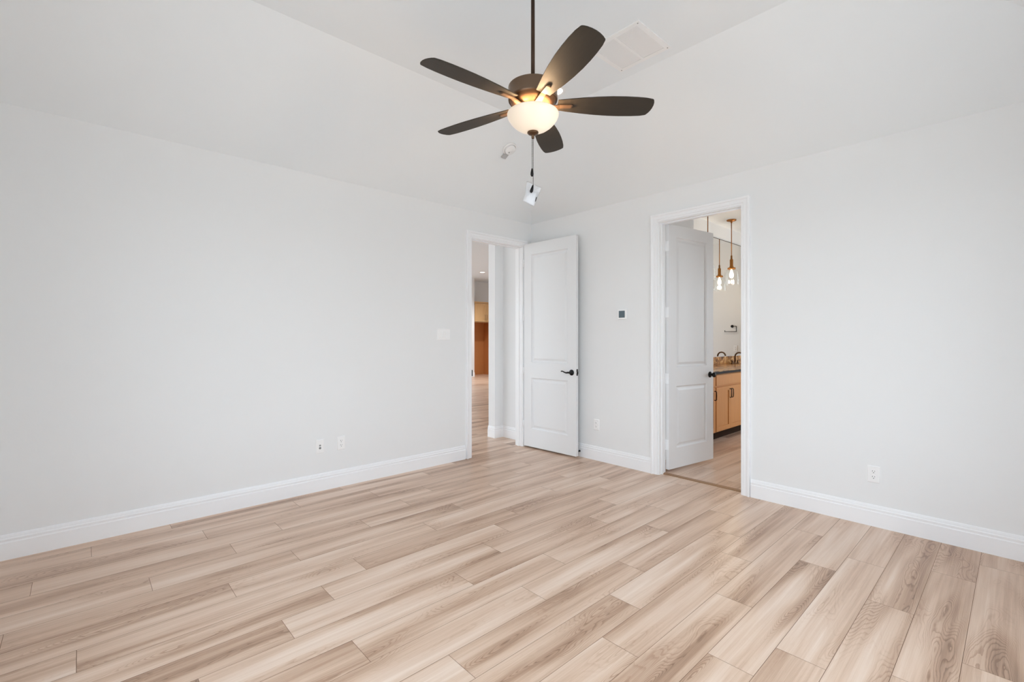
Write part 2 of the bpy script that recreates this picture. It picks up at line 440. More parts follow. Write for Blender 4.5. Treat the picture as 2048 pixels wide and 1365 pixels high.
# ------------------------------------------------------------------ door casings and jambs
CAS = [(0.0, 0.0), (0.0, 0.009), (0.003, 0.012), (0.018, 0.012), (0.022, 0.017), (0.040, 0.016), (0.050, 0.018), (0.053, 0.025), (0.058, 0.027), (0.068, 0.027), (0.073, 0.023), (0.073, 0.0)]
def casing(b, a0, a1, zt, fn):
    """U-shaped mitred casing; fn(a, t, z) maps along-wall, off-wall and height to a point."""
    k = len(CAS)
    L0 = [b.bm.verts.new(fn(a0 - d, t, 0)) for d, t in CAS]; L1 = [b.bm.verts.new(fn(a0 - d, t, zt + d)) for d, t in CAS]
    R1 = [b.bm.verts.new(fn(a1 + d, t, zt + d)) for d, t in CAS]; R0 = [b.bm.verts.new(fn(a1 + d, t, 0)) for d, t in CAS]
    for A, B in ((L0, L1), (L1, R1), (R1, R0)):
        for i in range(k):
            j = (i + 1) % k; b._f([A[i], A[j], B[j], B[i]])
    b._f(L0); b._f(list(reversed(R0)))
t1 = thing('trim_1', 'white moulded casing around the hallway doorway', 'door frame', ((D1[0] + D1[1]) / 2, YN, 0), kind='structure')
ox, oy = t1.location.x, YN
b = MB()
casing(b, D1[0] + 0.012 - ox, D1[1] - 0.012 - ox, D1[2] - 0.012, lambda a, t, z: (a, -t, z))
casing(b, D1[0] + 0.012 - ox, D1[1] - 0.012 - ox, D1[2] - 0.012, lambda a, t, z: (a, TW + t, z))
b.build('casing', M['trim'], t1)
J = 0.018
b = MB()
x0, x1 = D1[0] - ox, D1[1] - ox
b.box(x0 - 0.001, x0 + J, -0.0012, TW + 0.0012, 0, D1[2]).box(x1 - J, x1 + 0.001, -0.0012, TW + 0.0012, 0, D1[2]).box(x0 + J, x1 - J, -0.0012, TW + 0.0012, D1[2] - J, D1[2] + 0.001)
b.box(x0 + J, x0 + J + 0.011, 0.045, 0.08, 0, D1[2] - J - 0.011).box(x1 - J - 0.011, x1 - J, 0.045, 0.08, 0, D1[2] - J - 0.011).box(x0 + J, x1 - J, 0.045, 0.08, D1[2] - J - 0.011, D1[2] - J)
b.build('jamb', M['trim'], t1)
o = MB().box(x0 + J - 0.001, x0 + J + 0.004, -0.014, 0.026, 0.905, 0.975, bev=0.0015).build('strike_plate', M['black'], t1); o['label'] = 'black strike plate'
t2 = thing('trim_2', 'white moulded casing around the bathroom doorway', 'door frame', (XE, (D2[0] + D2[1]) / 2, 0), kind='structure')
oy = t2.location.y
b = MB()
casing(b, D2[0] + 0.004 - oy, D2[1] + 0.006 - oy, D2[2], lambda a, t, z: (-t, a, z))
casing(b, D2[0] + 0.004 - oy, D2[1] + 0.006 - oy, D2[2], lambda a, t, z: (TW + t, a, z))
b.build('casing', M['trim'], t2)
b = MB(); y0, y1 = D2[0] - oy, D2[1] - oy
b.box(-0.0012, TW + 0.0012, y0 - 0.003, y0 + 0.004, 0, D2[2] + 0.003).box(-0.0012, TW + 0.0012, y1 - 0.004, y1 + 0.005, 0, D2[2] + 0.003).box(-0.0012, TW + 0.0012, y0 + 0.004, y1 - 0.004, D2[2] - 0.006, D2[2] + 0.003)
b.box(0.035, 0.07, y0 + 0.004, y0 + 0.014, 0, D2[2] - 0.018).box(0.035, 0.07, y1 - 0.014, y1 - 0.004, 0, D2[2] - 0.018).box(0.035, 0.07, y0 + 0.004, y1 - 0.004, D2[2] - 0.018, D2[2] - 0.006)
b.build('jamb', M['trim'], t2)

# ------------------------------------------------------------------ doors
def panel_slab(w, z0, z1, t, panels):
    """two-panel moulded door; local x from the hinge, front face at y=0, back face at y=t"""
    b = MB()
    def face(y, sgn):
        def P(x, d, z): return (x, y + sgn * d, z)
        xs = [0, panels[0][0], panels[0][1], w]
        zs = [z0] + [q for p in panels for q in (p[2], p[3])] + [z1]
        b.quad(P(xs[0], 0, z0), P(xs[1], 0, z0), P(xs[1], 0, z1), P(xs[0], 0, z1))
        b.quad(P(xs[2], 0, z0), P(xs[3], 0, z0), P(xs[3], 0, z1), P(xs[2], 0, z1))
        for i in range(0, len(zs), 2):
            b.quad(P(xs[1], 0, zs[i]), P(xs[2], 0, zs[i]), P(xs[2], 0, zs[i + 1]), P(xs[1], 0, zs[i + 1]))
        for (xa, xb, za, zb) in panels:
            steps = [(0, 0), (0.003, 0.005), (0.011, 0.013), (0.014, 0.0135), (0.024, 0.0135), (0.046, 0.005)]
            rings = []
            for ins, dep in steps:
                rings.append([b.bm.verts.new(P(x, dep, z)) for x, z in ((xa + ins, za + ins), (xb - ins, za + ins), (xb - ins, zb - ins), (xa + ins, zb - ins))])
            for A, B in zip(rings, rings[1:]):
                for i in range(4):
                    j = (i + 1) % 4; b._f([A[i], A[j], B[j], B[i]])
            b._f(rings[-1])
    face(0, 1); face(t, -1)
    for (xa, xb, za, zb) in ((0, w, z0, z0), (0, w, z1, z1)):
        b.quad((xa, 0, za), (xb, 0, za), (xb, t, za), (xa, t, za))
    for x in (0, w):
        b.quad((x, 0, z0), (x, t, z0), (x, t, z1), (x, 0, z1))
    bmesh.ops.remove_doubles(b.bm, verts=b.bm.verts[:], dist=1e-5)
    return b

def lathe_y(prof, x, z, y0, sgn):
    """turned part whose axis points out of a door face"""
    return prof, Matrix.Translation((x, y0, z)) @ Matrix.Rotation(sgn * PI / 2, 4, 'X')

def add_lever(par, x, z, y, sgn, m):
    b = MB()
    mt = Matrix.Translation((x, y, z)) @ Matrix.Rotation(PI / 2 * sgn, 4, 'X')
    b.lathe([(0, 0), (0.033, 0), (0.033, 0.004), (0.030, 0.008), (0.020, 0.011), (0.012, 0.014), (0.010, 0.045), (0, 0.046)], n=28, mtx=mt)
    yo = y - sgn * 0.042
    pts = [(x + 0.004, yo, z), (x - 0.02, yo, z + 0.001), (x - 0.045, yo, z - 0.003), (x - 0.07, yo, z + 0.002), (x - 0.092, yo, z + 0.011), (x - 0.108, yo, z + 0.013), (x - 0.118, yo, z + 0.008)]
    b.tube(pts, [0.010, 0.0105, 0.009, 0.0075, 0.0065, 0.007, 0.005], 12)
    o = b.build('lever_handle', m, par); o['label'] = 'black lever handle'

def add_knob(par, x, z, y, sgn, m):
    b = MB(); mt = Matrix.Translation((x, y, z)) @ Matrix.Rotation(PI / 2 * sgn, 4, 'X')
    b.lathe([(0, 0), (0.032, 0), (0.032, 0.004), (0.027, 0.009), (0.013, 0.012), (0.011, 0.028), (0.020, 0.034), (0.027, 0.044), (0.027, 0.052), (0.020, 0.061), (0, 0.064)], n=28, mtx=mt)
    o = b.build('door_knob', m, par); o['label'] = 'black round door knob'

# hallway door, open against the right-hand wall
hx, hy = 3.984, 4.104
fx, fy = 4.020, 3.315
DW = math.hypot(fx - hx, fy - hy)
d1 = thing('door_1', 'white two-panel hallway door swung open in front of the right wall', 'door', (hx, hy, 0), math.atan2(fy - hy, fx - hx), kind='structure')
PAN = lambda w, b0: [(0.118, w - 0.118, 0.235, 0.850), (0.118, w - 0.118, 1.040, 2.335)]
panel_slab(DW, 0.020, 2.470, 0.035, PAN(DW, 0)).build('slab', M['door'], d1)
add_lever(d1, DW - 0.062, 0.945, 0.0, 1, M['black'])
b = MB(); mt = Matrix.Translation((DW - 0.062, 0.035, 0.945)) @ Matrix.Rotation(-PI / 2, 4, 'X')
b.lathe([(0, 0), (0.033, 0), (0.033, 0.004), (0.030, 0.008), (0.012, 0.012), (0.010, 0.030), (0, 0.031)], n=24, mtx=mt)
b.build('rosette', M['black'], d1)
b = MB()
b.box(DW - 0.001, DW + 0.0015, 0.006, 0.029, 0.955, 0.985, bev=0.001).box(DW - 0.001, DW + 0.0015, 0.006, 0.029, 0.912, 0.940, bev=0.001)
b.box(DW, DW + 0.010, 0.010, 0.025, 0.930, 0.960)
o = b.build('latch', M['black'], d1); o['label'] = 'black door latch'
b = MB()
for z in (0.28, 0.93, 1.58, 2.24):
    b.tube([(-0.004, -0.004, z - 0.045), (-0.004, -0.004, z + 0.045)], 0.006, 10)
b.build('hinge', M['trim'], d1)

# bathroom door, open into the bathroom
th = math.radians(82)
d = Vector((math.sin(th), -math.cos(th)))
d2 = thing('door_2', 'white two-panel door standing open inside the bathroom doorway', 'door', (4.252, 2.336, 0), math.atan2(d.y, d.x), kind='structure')
DW2 = 0.755
panel_slab(DW2, 0.034, 2.456, 0.035, PAN(DW2, 0)).build('slab', M['door'], d2)
add_knob(d2, DW2 - 0.062, 0.940, 0.0, 1, M['black']); add_knob(d2, DW2 - 0.062, 0.940, 0.035, -1, M['black'])
for z in (2.237, 1.584, 0.930, 0.277):
    b = MB()
    b.box(-0.004, 0.0, 0.002, 0.034, z - 0.05, z + 0.05)
    b.box(-0.038, -0.004, 0.030, 0.0335, z - 0.05, z + 0.05)
    b.tube([(-0.003, 0.039, z - 0.05), (-0.003, 0.039, z + 0.05)], 0.0065, 12)
    b.build('hinge', M['trim'], d2)

# door stop on the baseboard behind the hallway door
ds = thing('door_stop', 'small black door stop on the baseboard behind the hallway door', 'door stop', (XE - 0.016, 3.345, 0.063))
MB().lathe([(0, 0), (0.012, 0), (0.012, 0.004), (0.006, 0.008), (0.005, 0.030), (0, 0.030)], n=18, mtx=Matrix.Rotation(-PI / 2, 4, 'Y')).build('post', M['black'], ds)
MB().lathe([(0, 0.030), (0.009, 0.030), (0.010, 0.036), (0.009, 0.042), (0, 0.043)], n=18, mtx=Matrix.Rotation(-PI / 2, 4, 'Y')).build('rubber_tip', M['slot'], ds)

# ------------------------------------------------------------------ ceiling fan
FX, FY = 1.810, 1.795
fan = thing('ceiling_fan', 'five-blade dark bronze ceiling fan with a lit frosted bowl', 'ceiling fan', (FX, FY, 0))
MB().tube([(0, 0, 2.70), (0, 0, ZT - 0.02)], 0.0105, 16).build('downrod', M['bronze_dark'], fan)
MB().lathe([(0, 3.25), (0.022, 3.25), (0.045, 3.27), (0.065, 3.315), (0.068, 3.345), (0.068, ZT), (0, ZT)], n=40).build('canopy', M['bronze_dark'], fan)
MB().lathe([(0, 2.735), (0.020, 2.735), (0.022, 2.706), (0.06, 2.702), (0.126, 2.700), (0.1335, 2.698), (0.1345, 2.694), (0.1335, 2.690), (0.1335, 2.634), (0.1345, 2.630), (0.1335, 2.624), (0.129, 2.621)], n=64).build('motor_housing', M['housing'], fan)
MB().lathe([(0.127, 2.622), (0.124, 2.618), (0.112, 2.604), (0.090, 2.592), (0.068, 2.588), (0.066, 2.582), (0.060, 2.580), (0.050, 2.568), (0.0, 2.566)], n=56).build('switch_housing', M['bronze'], fan)
bowl = MB().lathe([(0.130, 0.003), (0.138, 0.001), (0.1405, -0.004), (0.1395, -0.012), (0.134, -0.026), (0.123, -0.043), (0.106, -0.061), (0.083, -0.078), (0.055, -0.090), (0.030, -0.096), (0.0, -0.097)], n=64).build('light_bowl', M['bowl'], fan, (0, 0, 2.553), recalc=True)
bowl['label'] = 'glowing frosted glass bowl'
sol = bowl.modifiers.new('thickness', 'SOLIDIFY'); sol.thickness = 0.003; sol.offset = -1
MB().tube([(0, 0, 2.57), (0, 0, 2.446)], 0.006, 12).build('bowl_rod', M['bronze'], fan)
MB().lathe([(0, 2.456), (0.030, 2.454), (0.031, 2.449), (0.024, 2.442), (0.012, 2.438), (0.008, 2.434), (0.008, 2.422), (0.006, 2.418), (0, 2.417)], n=32).build('finial', M['bronze'], fan)
# blades
def blade_outline():
    r0, r1 = 0.135, 0.66
    L = [(0.0, 0.040), (0.10, 0.048), (0.25, 0.060), (0.40, 0.069), (0.55, 0.0745), (0.68, 0.0755), (0.80, 0.0735), (0.90, 0.069)]
    up = [(r0 + u * (r1 - r0), h) for u, h in L] + [(0.634, 0.0635), (0.639, 0.061)]
    dn = [(r0 + u * (r1 - r0), -h) for u, h in L] + [(0.642, -0.0625), (0.647, -0.060)]
    tip = [(0.647, 0.046), (0.654, 0.028), (0.6585, 0.006), (0.660, -0.016), (0.657, -0.038), (0.652, -0.052)]
    return up + tip + list(reversed(dn))
ZB = 2.604
for k in range(5):
    a = math.radians(-40.2 + 72 * k)
    R = Matrix.Rotation(a, 4, 'Z') @ Matrix.Translation((0, 0, ZB)) @ Matrix.Rotation(math.radians(-12), 4, 'X')
    b = MB(); b.prism(blade_outline(), -0.0028, 0.0028)
    es = [e for e in b.bm.edges if abs(e.verts[0].co.z - e.verts[1].co.z) < 1e-6]
    bmesh.ops.bevel(b.bm, geom=es, offset=0.0012, segments=2, affect='EDGES')
    bl = b.build('blade', M['blade'], fan); bl.matrix_local = R
    b = MB()
    def arm(xs, ws, zs, t):
        n_ = len(xs)
        for i in range(n_ - 1):
            c = []
            for (x, w, z) in ((xs[i], ws[i], zs[i]), (xs[i + 1], ws[i + 1], zs[i + 1])):
                c.append([b.bm.verts.new((x, -w, z)), b.bm.verts.new((x, w, z)), b.bm.verts.new((x, w, z - t)), b.bm.verts.new((x, -w, z - t))])
            for q in range(4):
                r = (q + 1) % 4; b._f([c[0][q], c[0][r], c[1][r], c[1][q]])
            if i == 0: b._f(list(reversed(c[0])))
            if i == n_ - 2: b._f(c[1])
    arm([0.055, 0.085, 0.125, 0.145, 0.208], [0.018, 0.016, 0.0145, 0.0135, 0.0125], [-0.022, -0.019, -0.010, -0.0045, -0.003], 0.006)
    b.lathe([(0, -0.003), (0.0125, -0.003), (0.0125, -0.009), (0, -0.009)], c=(0.208, 0, 0), n=20)
    b.build('blade_bracket', M['bracket'], bl)
# pull chains: bead chains with dark wooden fobs
def chain(x, y, z0, z1, tilt):
    b = MB(); z = z0; i = 0
    while z > z1:
        b.lathe([(0, 0.0021), (0.0016, 0.001), (0.0021, 0), (0.0016, -0.001), (0, -0.0021)], c=(x, y, z), n=6); z -= 0.0050
    b.tube([(x, y, z0), (x, y, z1)], 0.0009, 5)
    o = b.build('pull_chain', M['steel'], fan)
    f = MB().lathe([(0, 0.0), (0.003, -0.002), (0.0055, -0.012), (0.0085, -0.028), (0.0085, -0.038), (0.005, -0.045), (0, -0.046)], n=16).build('pull_fob', M['black'], o, (x, y, z1 + 0.002))
    f.rotation_euler = (0.0, tilt, math.radians(-42)); f['label'] = 'dark wooden fob'
chain(-0.004, 0.0025, 2.422, 2.256, 0.0)
chain(0.001, -0.001, 2.422, 2.166, 0.26)
for p in ((0.045, 0.03), (-0.05, 0.025), (0.0, -0.055)):
    l = bpy.data.lights.new('fan_bulb', 'POINT'); l.energy = 6.2; l.color = (1.0, 0.68, 0.40); l.shadow_soft_size = 0.018
    o = bpy.data.objects.new('fan_bulb', l); COL.objects.link(o); o.parent = fan; o.location = (p[0], p[1], 2.545); o['kind'] = 'helper'

# small bag of spare parts hooked on the longer chain
cr_, cf_ = Vector((0.7351, -0.6779, 0)), Vector((0.6779, 0.7351, 0))      # right and away, seen from the room's near corner
bag = thing('parts_bag', 'small clear plastic bag of parts hanging from the fan pull chain', 'plastic bag', (FX + 0.0163, FY + 0.0177, 2.10))
BP = [(-0.033, 0.088), (-0.020, 0.084), (0.016, 0.066), (0.048, 0.051), (0.043, 0.036), (0.032, 0.013), (0.020, -0.022), (0.007, -0.054), (-0.024, -0.040), (-0.055, -0.023), (-0.049, 0.000), (-0.040, 0.018), (-0.039, 0.050)]
BP = [(x, z + 0.008) for x, z in BP]
def puffy(poly, thick, rings, jit, seed, off=0.0):
    rg = random.Random(seed); b = MB(); cx = sum(p[0] for p in poly) / len(poly); cz = sum(p[1] for p in poly) / len(poly)
    # finer outline
    fine = []
    for p, q in zip(poly, poly[1:] + poly[:1]):
        for t in (0, 0.34, 0.67): fine.append((p[0] + (q[0] - p[0]) * t, p[1] + (q[1] - p[1]) * t))
    def pt(s, side, p):
        x = cx + (p[0] - cx) * s; z = cz + (p[1] - cz) * s
        y = side * thick * (1 - s ** 2.5) + (rg.uniform(-jit, jit) if s < 1 else rg.uniform(-jit, jit) * 0.6) + off
        return cr_ * x + cf_ * y + Vector((0, 0, z))
    edge = [b.bm.verts.new(pt(1, 0, p)) for p in fine]
    for side in (-1, 1):
        prev = edge
        for s in rings:
            cur = [b.bm.verts.new(pt(s, side, p)) for p in fine]
            for i in range(len(fine)):
                j = (i + 1) % len(fine); b._f([prev[i], prev[j], cur[j], cur[i]], True)
            prev = cur
        c = b.bm.verts.new(pt(0, side, (cx, cz)))
        for i in range(len(fine)):
            b._f([prev[i], prev[(i + 1) % len(fine)], c], True)
    return b
puffy(BP, 0.010, (0.88, 0.7, 0.45, 0.2), 0.0018, 3).build('film', M['bag'], bag)
puffy([(-0.030, 0.035), (0.020, 0.036), (0.012, -0.020), (0.002, -0.040), (-0.036, -0.020)], 0.0045, (0.8, 0.5, 0.2), 0.0006, 4).build('folded_paper', M['paper'], bag)
def v3(x, y, z): return cr_ * x + cf_ * y + Vector((0, 0, z))
b = MB(); b.tube([v3(0.026, 0.0, 0.030), v3(0.021, -0.001, 0.008), v3(0.016, -0.001, -0.010), v3(0.0135, 0, -0.018)], [0.0022, 0.0026, 0.0026, 0.0018], 8)
o = b.build('hex_key', M['black'], bag); o['label'] = 'thin black key along the bag edge'

# ------------------------------------------------------------------ ceiling fittings
# recessed light on the flat middle
def downlight(name, loc, label, em):
    t = thing(name, label, 'recessed light', loc)
    MB().lathe([(0.062, -0.001), (0.064, -0.005), (0.078, -0.006), (0.086, -0.004), (0.088, 0.0)], n=40).build('trim_ring', M['plastic'], t)
    MB().lathe([(0, -0.002), (0.0635, -0.002)], n=40, ).build('diffuser', em, t)
    return t
downlight('recessed_light', (2.852, 2.574, ZT), 'lit recessed ceiling light half hidden behind the fan', M['lamp'])
# return-air grille
vt_ = thing('air_vent', 'square white return-air grille on the flat ceiling, right of the fan', 'air vent', (2.806, 1.842, ZT))
hw, hl = 0.204, 0.204
b = MB()
fr_ = 0.034
for (x0, x1, y0, y1) in ((-hw, hw, -hl, -hl + fr_), (-hw, hw, hl - fr_, hl), (-hw, -hw + fr_, -hl + fr_, hl - fr_), (hw - fr_, hw, -hl + fr_, hl - fr_), (-hw + fr_, hw - fr_, -0.010, 0.010)):
    b.box(x0, x1, y0, y1, -0.007, 0.0)
b.build('frame', M['vent'], vt_)
MB().box(-hw + fr_, hw - fr_, -hl + fr_, hl - fr_, -0.0012, -0.0002).build('backing', M['gap'], vt_)
ns = 25
for (ya, yb) in ((-hl + fr_, -0.010), (0.010, hl - fr_)):
    b = MB()
    for i in range(ns):
        x = -hw + fr_ + (i + 0.5) * (2 * (hw - fr_)) / ns
        mt = Matrix.Translation((x, 0, -0.004)) @ Matrix.Rotation(math.radians(30), 4, 'Y')
        b.box(-0.0042, 0.0042, ya, yb, -0.0005, 0.0005, mtx=mt)
    o = b.build('louvre_panel', M['vent'], vt_)
for sx in (-1, 1):
    for sy in (-1, 1):
        MB().lathe([(0, -0.0085), (0.004, -0.008), (0.005, -0.007), (0.005, -0.006)], c=(sx * (hw - 0.017), sy * (hl - 0.017), 0), n=12).build('screw', M['screw'], vt_)

# smoke detector on the left slope
SLOPE = (ZT - ZC) / (YN - TY1)
sd = thing('smoke_detector', 'round white smoke detector with a grey pull tab, left of the pull chains', 'smoke detector', (3.09, 3.387, ZC + SLOPE * (YN - 3.387)))
ang = math.atan(SLOPE)
sd.rotation_euler = (PI + ang, 0, 0)             # local z points out of the sloped ceiling
# local y runs up the slope after the flip below
sd.rotation_mode = 'QUATERNION'
ax, ay = Vector((1, 0, 0)), Vector((0, -math.cos(ang), math.sin(ang)))
az = ax.cross(ay)
sd.rotation_quaternion = Matrix((ax, ay, az)).transposed().to_quaternion()
MB().lathe([(0, 0.0), (0.070, 0.0), (0.070, 0.012), (0.067, 0.016), (0.058, 0.017)], n=48).build('base', M['plastic'], sd)
MB().lathe([(0.0530, 0.010), (0.0530, 0.026), (0.050, 0.031), (0.040, 0.034), (0.024, 0.034), (0.022, 0.036), (0.0, 0.037)], n=48).build('cover', M['plastic'], sd)
MB().lathe([(0.0580, 0.0170), (0.0575, 0.010), (0.0530, 0.010)], n=48).build('groove', M['tab'], sd)
MB().lathe([(0, 0.0355), (0.006, 0.0355), (0.006, 0.040), (0, 0.040)], c=(-0.006, -0.022, 0), n=14).build('test_button', M['tab'], sd)
o = MB().box(-0.026, 0.026, -0.112, -0.058, 0.002, 0.020, bev=0.002).build('pull_tab', M['tab'], sd); o['label'] = 'grey pull tab'
o = MB().box(-0.024, 0.024, -0.1135, -0.111, 0.004, 0.018).build('tab_edge', M['slot'], sd)

# ------------------------------------------------------------------ wall plates
def plate(b, w, h):
    """bevelled cover plate, front towards -y"""
    t = 0.0065; i = 0.004
    A = [b.bm.verts.new(p) for p in ((-w / 2, 0, -h / 2), (w / 2, 0, -h / 2), (w / 2, 0, h / 2), (-w / 2, 0, h / 2))]
    B = [b.bm.verts.new(p) for p in ((-w / 2, -t * 0.45, -h / 2), (w / 2, -t * 0.45, -h / 2), (w / 2, -t * 0.45, h / 2), (-w / 2, -t * 0.45, h / 2))]
    C_ = [b.bm.verts.new((x * (w / 2 - i) * 2 / w, -t, z * (h / 2 - i) * 2 / h)) for x, z in ((-w / 2, -h / 2), (w / 2, -h / 2), (w / 2, h / 2), (-w / 2, h / 2))]
    for P, Q in ((A, B), (B, C_)):
        for k in range(4):
            j = (k + 1) % 4; b._f([P[k], P[j], Q[j], Q[k]])
    b._f(C_); b._f(list(reversed(A)))
RY = Matrix.Rotation(PI / 2, 4, 'X')             # turns a lathe so that its axis points to -y
def outlet(name, label, loc, rz):
    t = thing(name, label, 'outlet', loc, rz, 'duplex wall outlets')
    b = MB(); plate(b, 0.072, 0.118); b.build('cover_plate', M['plastic'], t)
    for dz in (0.0195, -0.0195):
        b = MB()
        poly = []
        for k in range(28):
            a = 2 * PI * k / 28; poly.append((max(-0.0145, min(0.0145, 0.0175 * math.cos(a))), 0.0165 * math.sin(a)))
        b.prism(poly, 0.0, 0.0088, mtx=Matrix.Translation((0, 0, dz)) @ RY)
        r = b.build('receptacle', M['plastic'], t)
        b = MB()
        b.box(-0.0075, -0.0050, -0.0094, -0.0086, dz + 0.000, dz + 0.0085).box(0.0050, 0.0075, -0.0094, -0.0086, dz + 0.001, dz + 0.0075)
        b.lathe([(0, 0.0086), (0.0028, 0.0086), (0.0028, 0.0094), (0, 0.0094)], n=12, mtx=Matrix.Translation((0, 0, dz - 0.0075)) @ RY)
        b.build('slots', M['slot'], r)
    MB().lathe([(0, 0.0062), (0.003, 0.0062), (0.003, 0.0074), (0, 0.0078)], n=12, mtx=RY).build('screw', M['plastic'], t)
    return t
outlet('wall_outlet', 'white outlet low on the left wall, right of the coaxial plate', (1.721, YN, 0.388), 0)
outlet('wall_outlet', 'white outlet low on the right wall, nearest the viewer, right of the bathroom doorway', (XE, 0.700, 0.366), -PI / 2)
outlet('wall_outlet', 'white outlet on the right wall between the open hallway door and the bathroom doorway', (XE, 3.124, 0.385), -PI / 2)
t = thing('coax_plate', 'white cable plate with two dark jacks, left of the outlet on the left wall', 'cable plate', (1.533, YN, 0.386))
b = MB(); plate(b, 0.072, 0.118); b.build('cover_plate', M['plastic'], t)
for dz, r in ((0.009, 0.0045), (-0.014, 0.0065)):
    MB().lathe([(r + 0.003, 0.006), (r + 0.003, 0.009), (r, 0.010), (r * 0.8, 0.0085), (0, 0.0085)], n=18, mtx=Matrix.Translation((0, 0, dz)) @ RY).build('jack', M['screw'], t)
for dz in (0.048, -0.048):
    MB().lathe([(0, 0.006), (0.003, 0.006), (0.003, 0.0072), (0, 0.0076)], n=10, mtx=Matrix.Translation((0, 0, dz)) @ RY).build('screw', M['plastic'], t)
t = thing('light_switch', 'white three-gang rocker switch plate left of the hallway doorway', 'light switch', (2.825, YN, 1.368))
b = MB(); plate(b, 0.164, 0.122); b.build('cover_plate', M['plastic'], t)
for k in (-1, 0, 1):
    b = MB()
    x = k * 0.046
    vs = [(-0.0165, -0.006, -0.0335), (0.0165, -0.006, -0.0335), (0.0165, -0.006, 0.0335), (-0.0165, -0.006, 0.0335)]
    f_ = [(-0.0155, -0.0125, -0.0325), (0.0155, -0.0125, -0.0325), (0.0155, -0.0085, 0.0325), (-0.0155, -0.0085, 0.0325)]
    A = [b.bm.verts.new((p[0] + x, p[1], p[2])) for p in vs]; B = [b.bm.verts.new((p[0] + x, p[1], p[2])) for p in f_]
    for q in range(4): b._f([A[q], A[(q + 1) % 4], B[(q + 1) % 4], B[q]])
    b._f(B)
    b.build('rocker', M['plastic'], t)
t = thing('thermostat', 'square white thermostat with grey screen between the two open doors', 'thermostat', (XE, 2.786, 1.574), -PI / 2)
MB().box(-0.052, 0.052, -0.022, 0, -0.052, 0.052, bev=0.007).build('housing', M['plastic'], t)
MB().box(-0.036, 0.036, -0.0235, -0.021, -0.034, 0.038, bev=0.002).build('screen', M['screen'], t)

# ------------------------------------------------------------------ windows (behind and left of the viewer)
def window(name, axis, plane, lo, hi, z0, z1, label, inward, mull):
    t = thing(name, label, 'window', (0, 0, 0), kind='structure')
    def bx(b, a0, a1, d0, d1, z0_, z1_):
        if axis == 'y': b.box(a0, a1, min(plane - inward * d0, plane - inward * d1), max(plane - inward * d0, plane - inward * d1), z0_, z1_)
        else: b.box(min(plane - inward * d0, plane - inward * d1), max(plane - inward * d0, plane - inward * d1), a0, a1, z0_, z1_)
    b = MB(); f = 0.04
    bx(b, lo, lo + f, 0.03, 0.10, z0, z1); bx(b, hi - f, hi, 0.03, 0.10, z0, z1); bx(b, lo + f, hi - f, 0.03, 0.10, z0, z0 + f); bx(b, lo + f, hi - f, 0.03, 0.10, z1 - f, z1)
    for k in range(1, mull):
        m_ = lo + (hi - lo) * k / mull; bx(b, m_ - 0.03, m_ + 0.03, 0.03, 0.10, z0 + f, z1 - f)
    b.build('window_frame', M['trim'], t)
    b = MB(); bx(b, lo + f * 0.5, hi - f * 0.5, 0.062, 0.066, z0 + f * 0.5, z1 - f * 0.5); b.build('pane', M['glass'], t)
    b = MB(); bx(b, lo - 0.02, hi + 0.02, -0.02, 0.03, z0 - 0.02, z0); b.build('window_sill', M['trim'], t)
window('window_1', 'y', YS, WINS[0][2], WINS[0][3], 0.50, 2.40, 'wide white-framed window behind the viewer', 1, 3)
window('window_2', 'x', XW, WINS[1][2], WINS[1][3], 0.70, 2.40, 'white-framed window in the side wall left of the viewer', 1, 3)

# ------------------------------------------------------------------ hallway and living room beyond the first doorway
HZ = 3.35
b = MB(); b.box(4.19, 11.6, YN + TW, 4.722, 0, HZ).box(4.045, 11.6, 4.722, 4.852, 0, HZ)
struct(b, 'wall_hall', M['wall'], 'white hallway wall with a stepped end seen through the left doorway', 'wall')
b = MB(); b.box(-1.1, -0.5, 13.30, 13.42, 0, HZ).box(6.5, 11.6, 13.30, 13.42, 0, HZ).box(-0.5, 6.5, 13.30, 13.42, 0, 0.1).box(-0.5, 6.5, 13.30, 13.42, 2.9, HZ).box(8.6, 9.835, 12.55, 13.30, 0, HZ)
struct(b, 'wall_far', M['wall'], 'far white kitchen wall seen through the hallway doorway', 'wall')
b = MB(); b.box(11.5, 11.62, 4.852, 13.30, 0, HZ)
struct(b, 'wall_east', M['wall'], 'white living room wall beyond the hallway', 'wall')
b = MB(); b.box(-1.115, -1.0, YN + TW, 6.5, 0, HZ).box(-1.115, -1.0, 12.0, 13.30, 0, HZ).box(-1.115, -1.0, 6.5, 12.0, 0, 0.3).box(-1.115, -1.0, 6.5, 12.0, 2.9, HZ)
struct(b, 'wall_west', M['wall'], 'white living room wall with a wide window added for light', 'wall')
window('fill_window_3', 'x', -1.0, 6.5, 12.0, 0.3, 2.9, 'unseen wide living room window added to light the hallway', 1, 5)  # out-of-view opening, added so daylight reaches the hallway
window('fill_window_5', 'y', 13.30, -0.5, 6.5, 0.1, 2.9, 'unseen tall living room window added in the far wall for light', -1, 4)  # second added opening, brightens the living room and hallway
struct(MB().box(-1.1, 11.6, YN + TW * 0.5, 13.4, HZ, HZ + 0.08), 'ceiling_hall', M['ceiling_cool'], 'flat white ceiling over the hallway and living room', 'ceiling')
KL = bpy.data.lights.new('kitchen_downlight', 'SPOT'); KL.energy = 420; KL.spot_size = math.radians(130); KL.spot_blend = 0.8; KL.color = (0.97, 0.98, 1.0); KL.shadow_soft_size = 0.06
ko = bpy.data.objects.new('kitchen_downlight', KL); COL.objects.link(ko); ko.location = (9.13, 11.25, HZ - 0.012); ko['kind'] = 'helper'
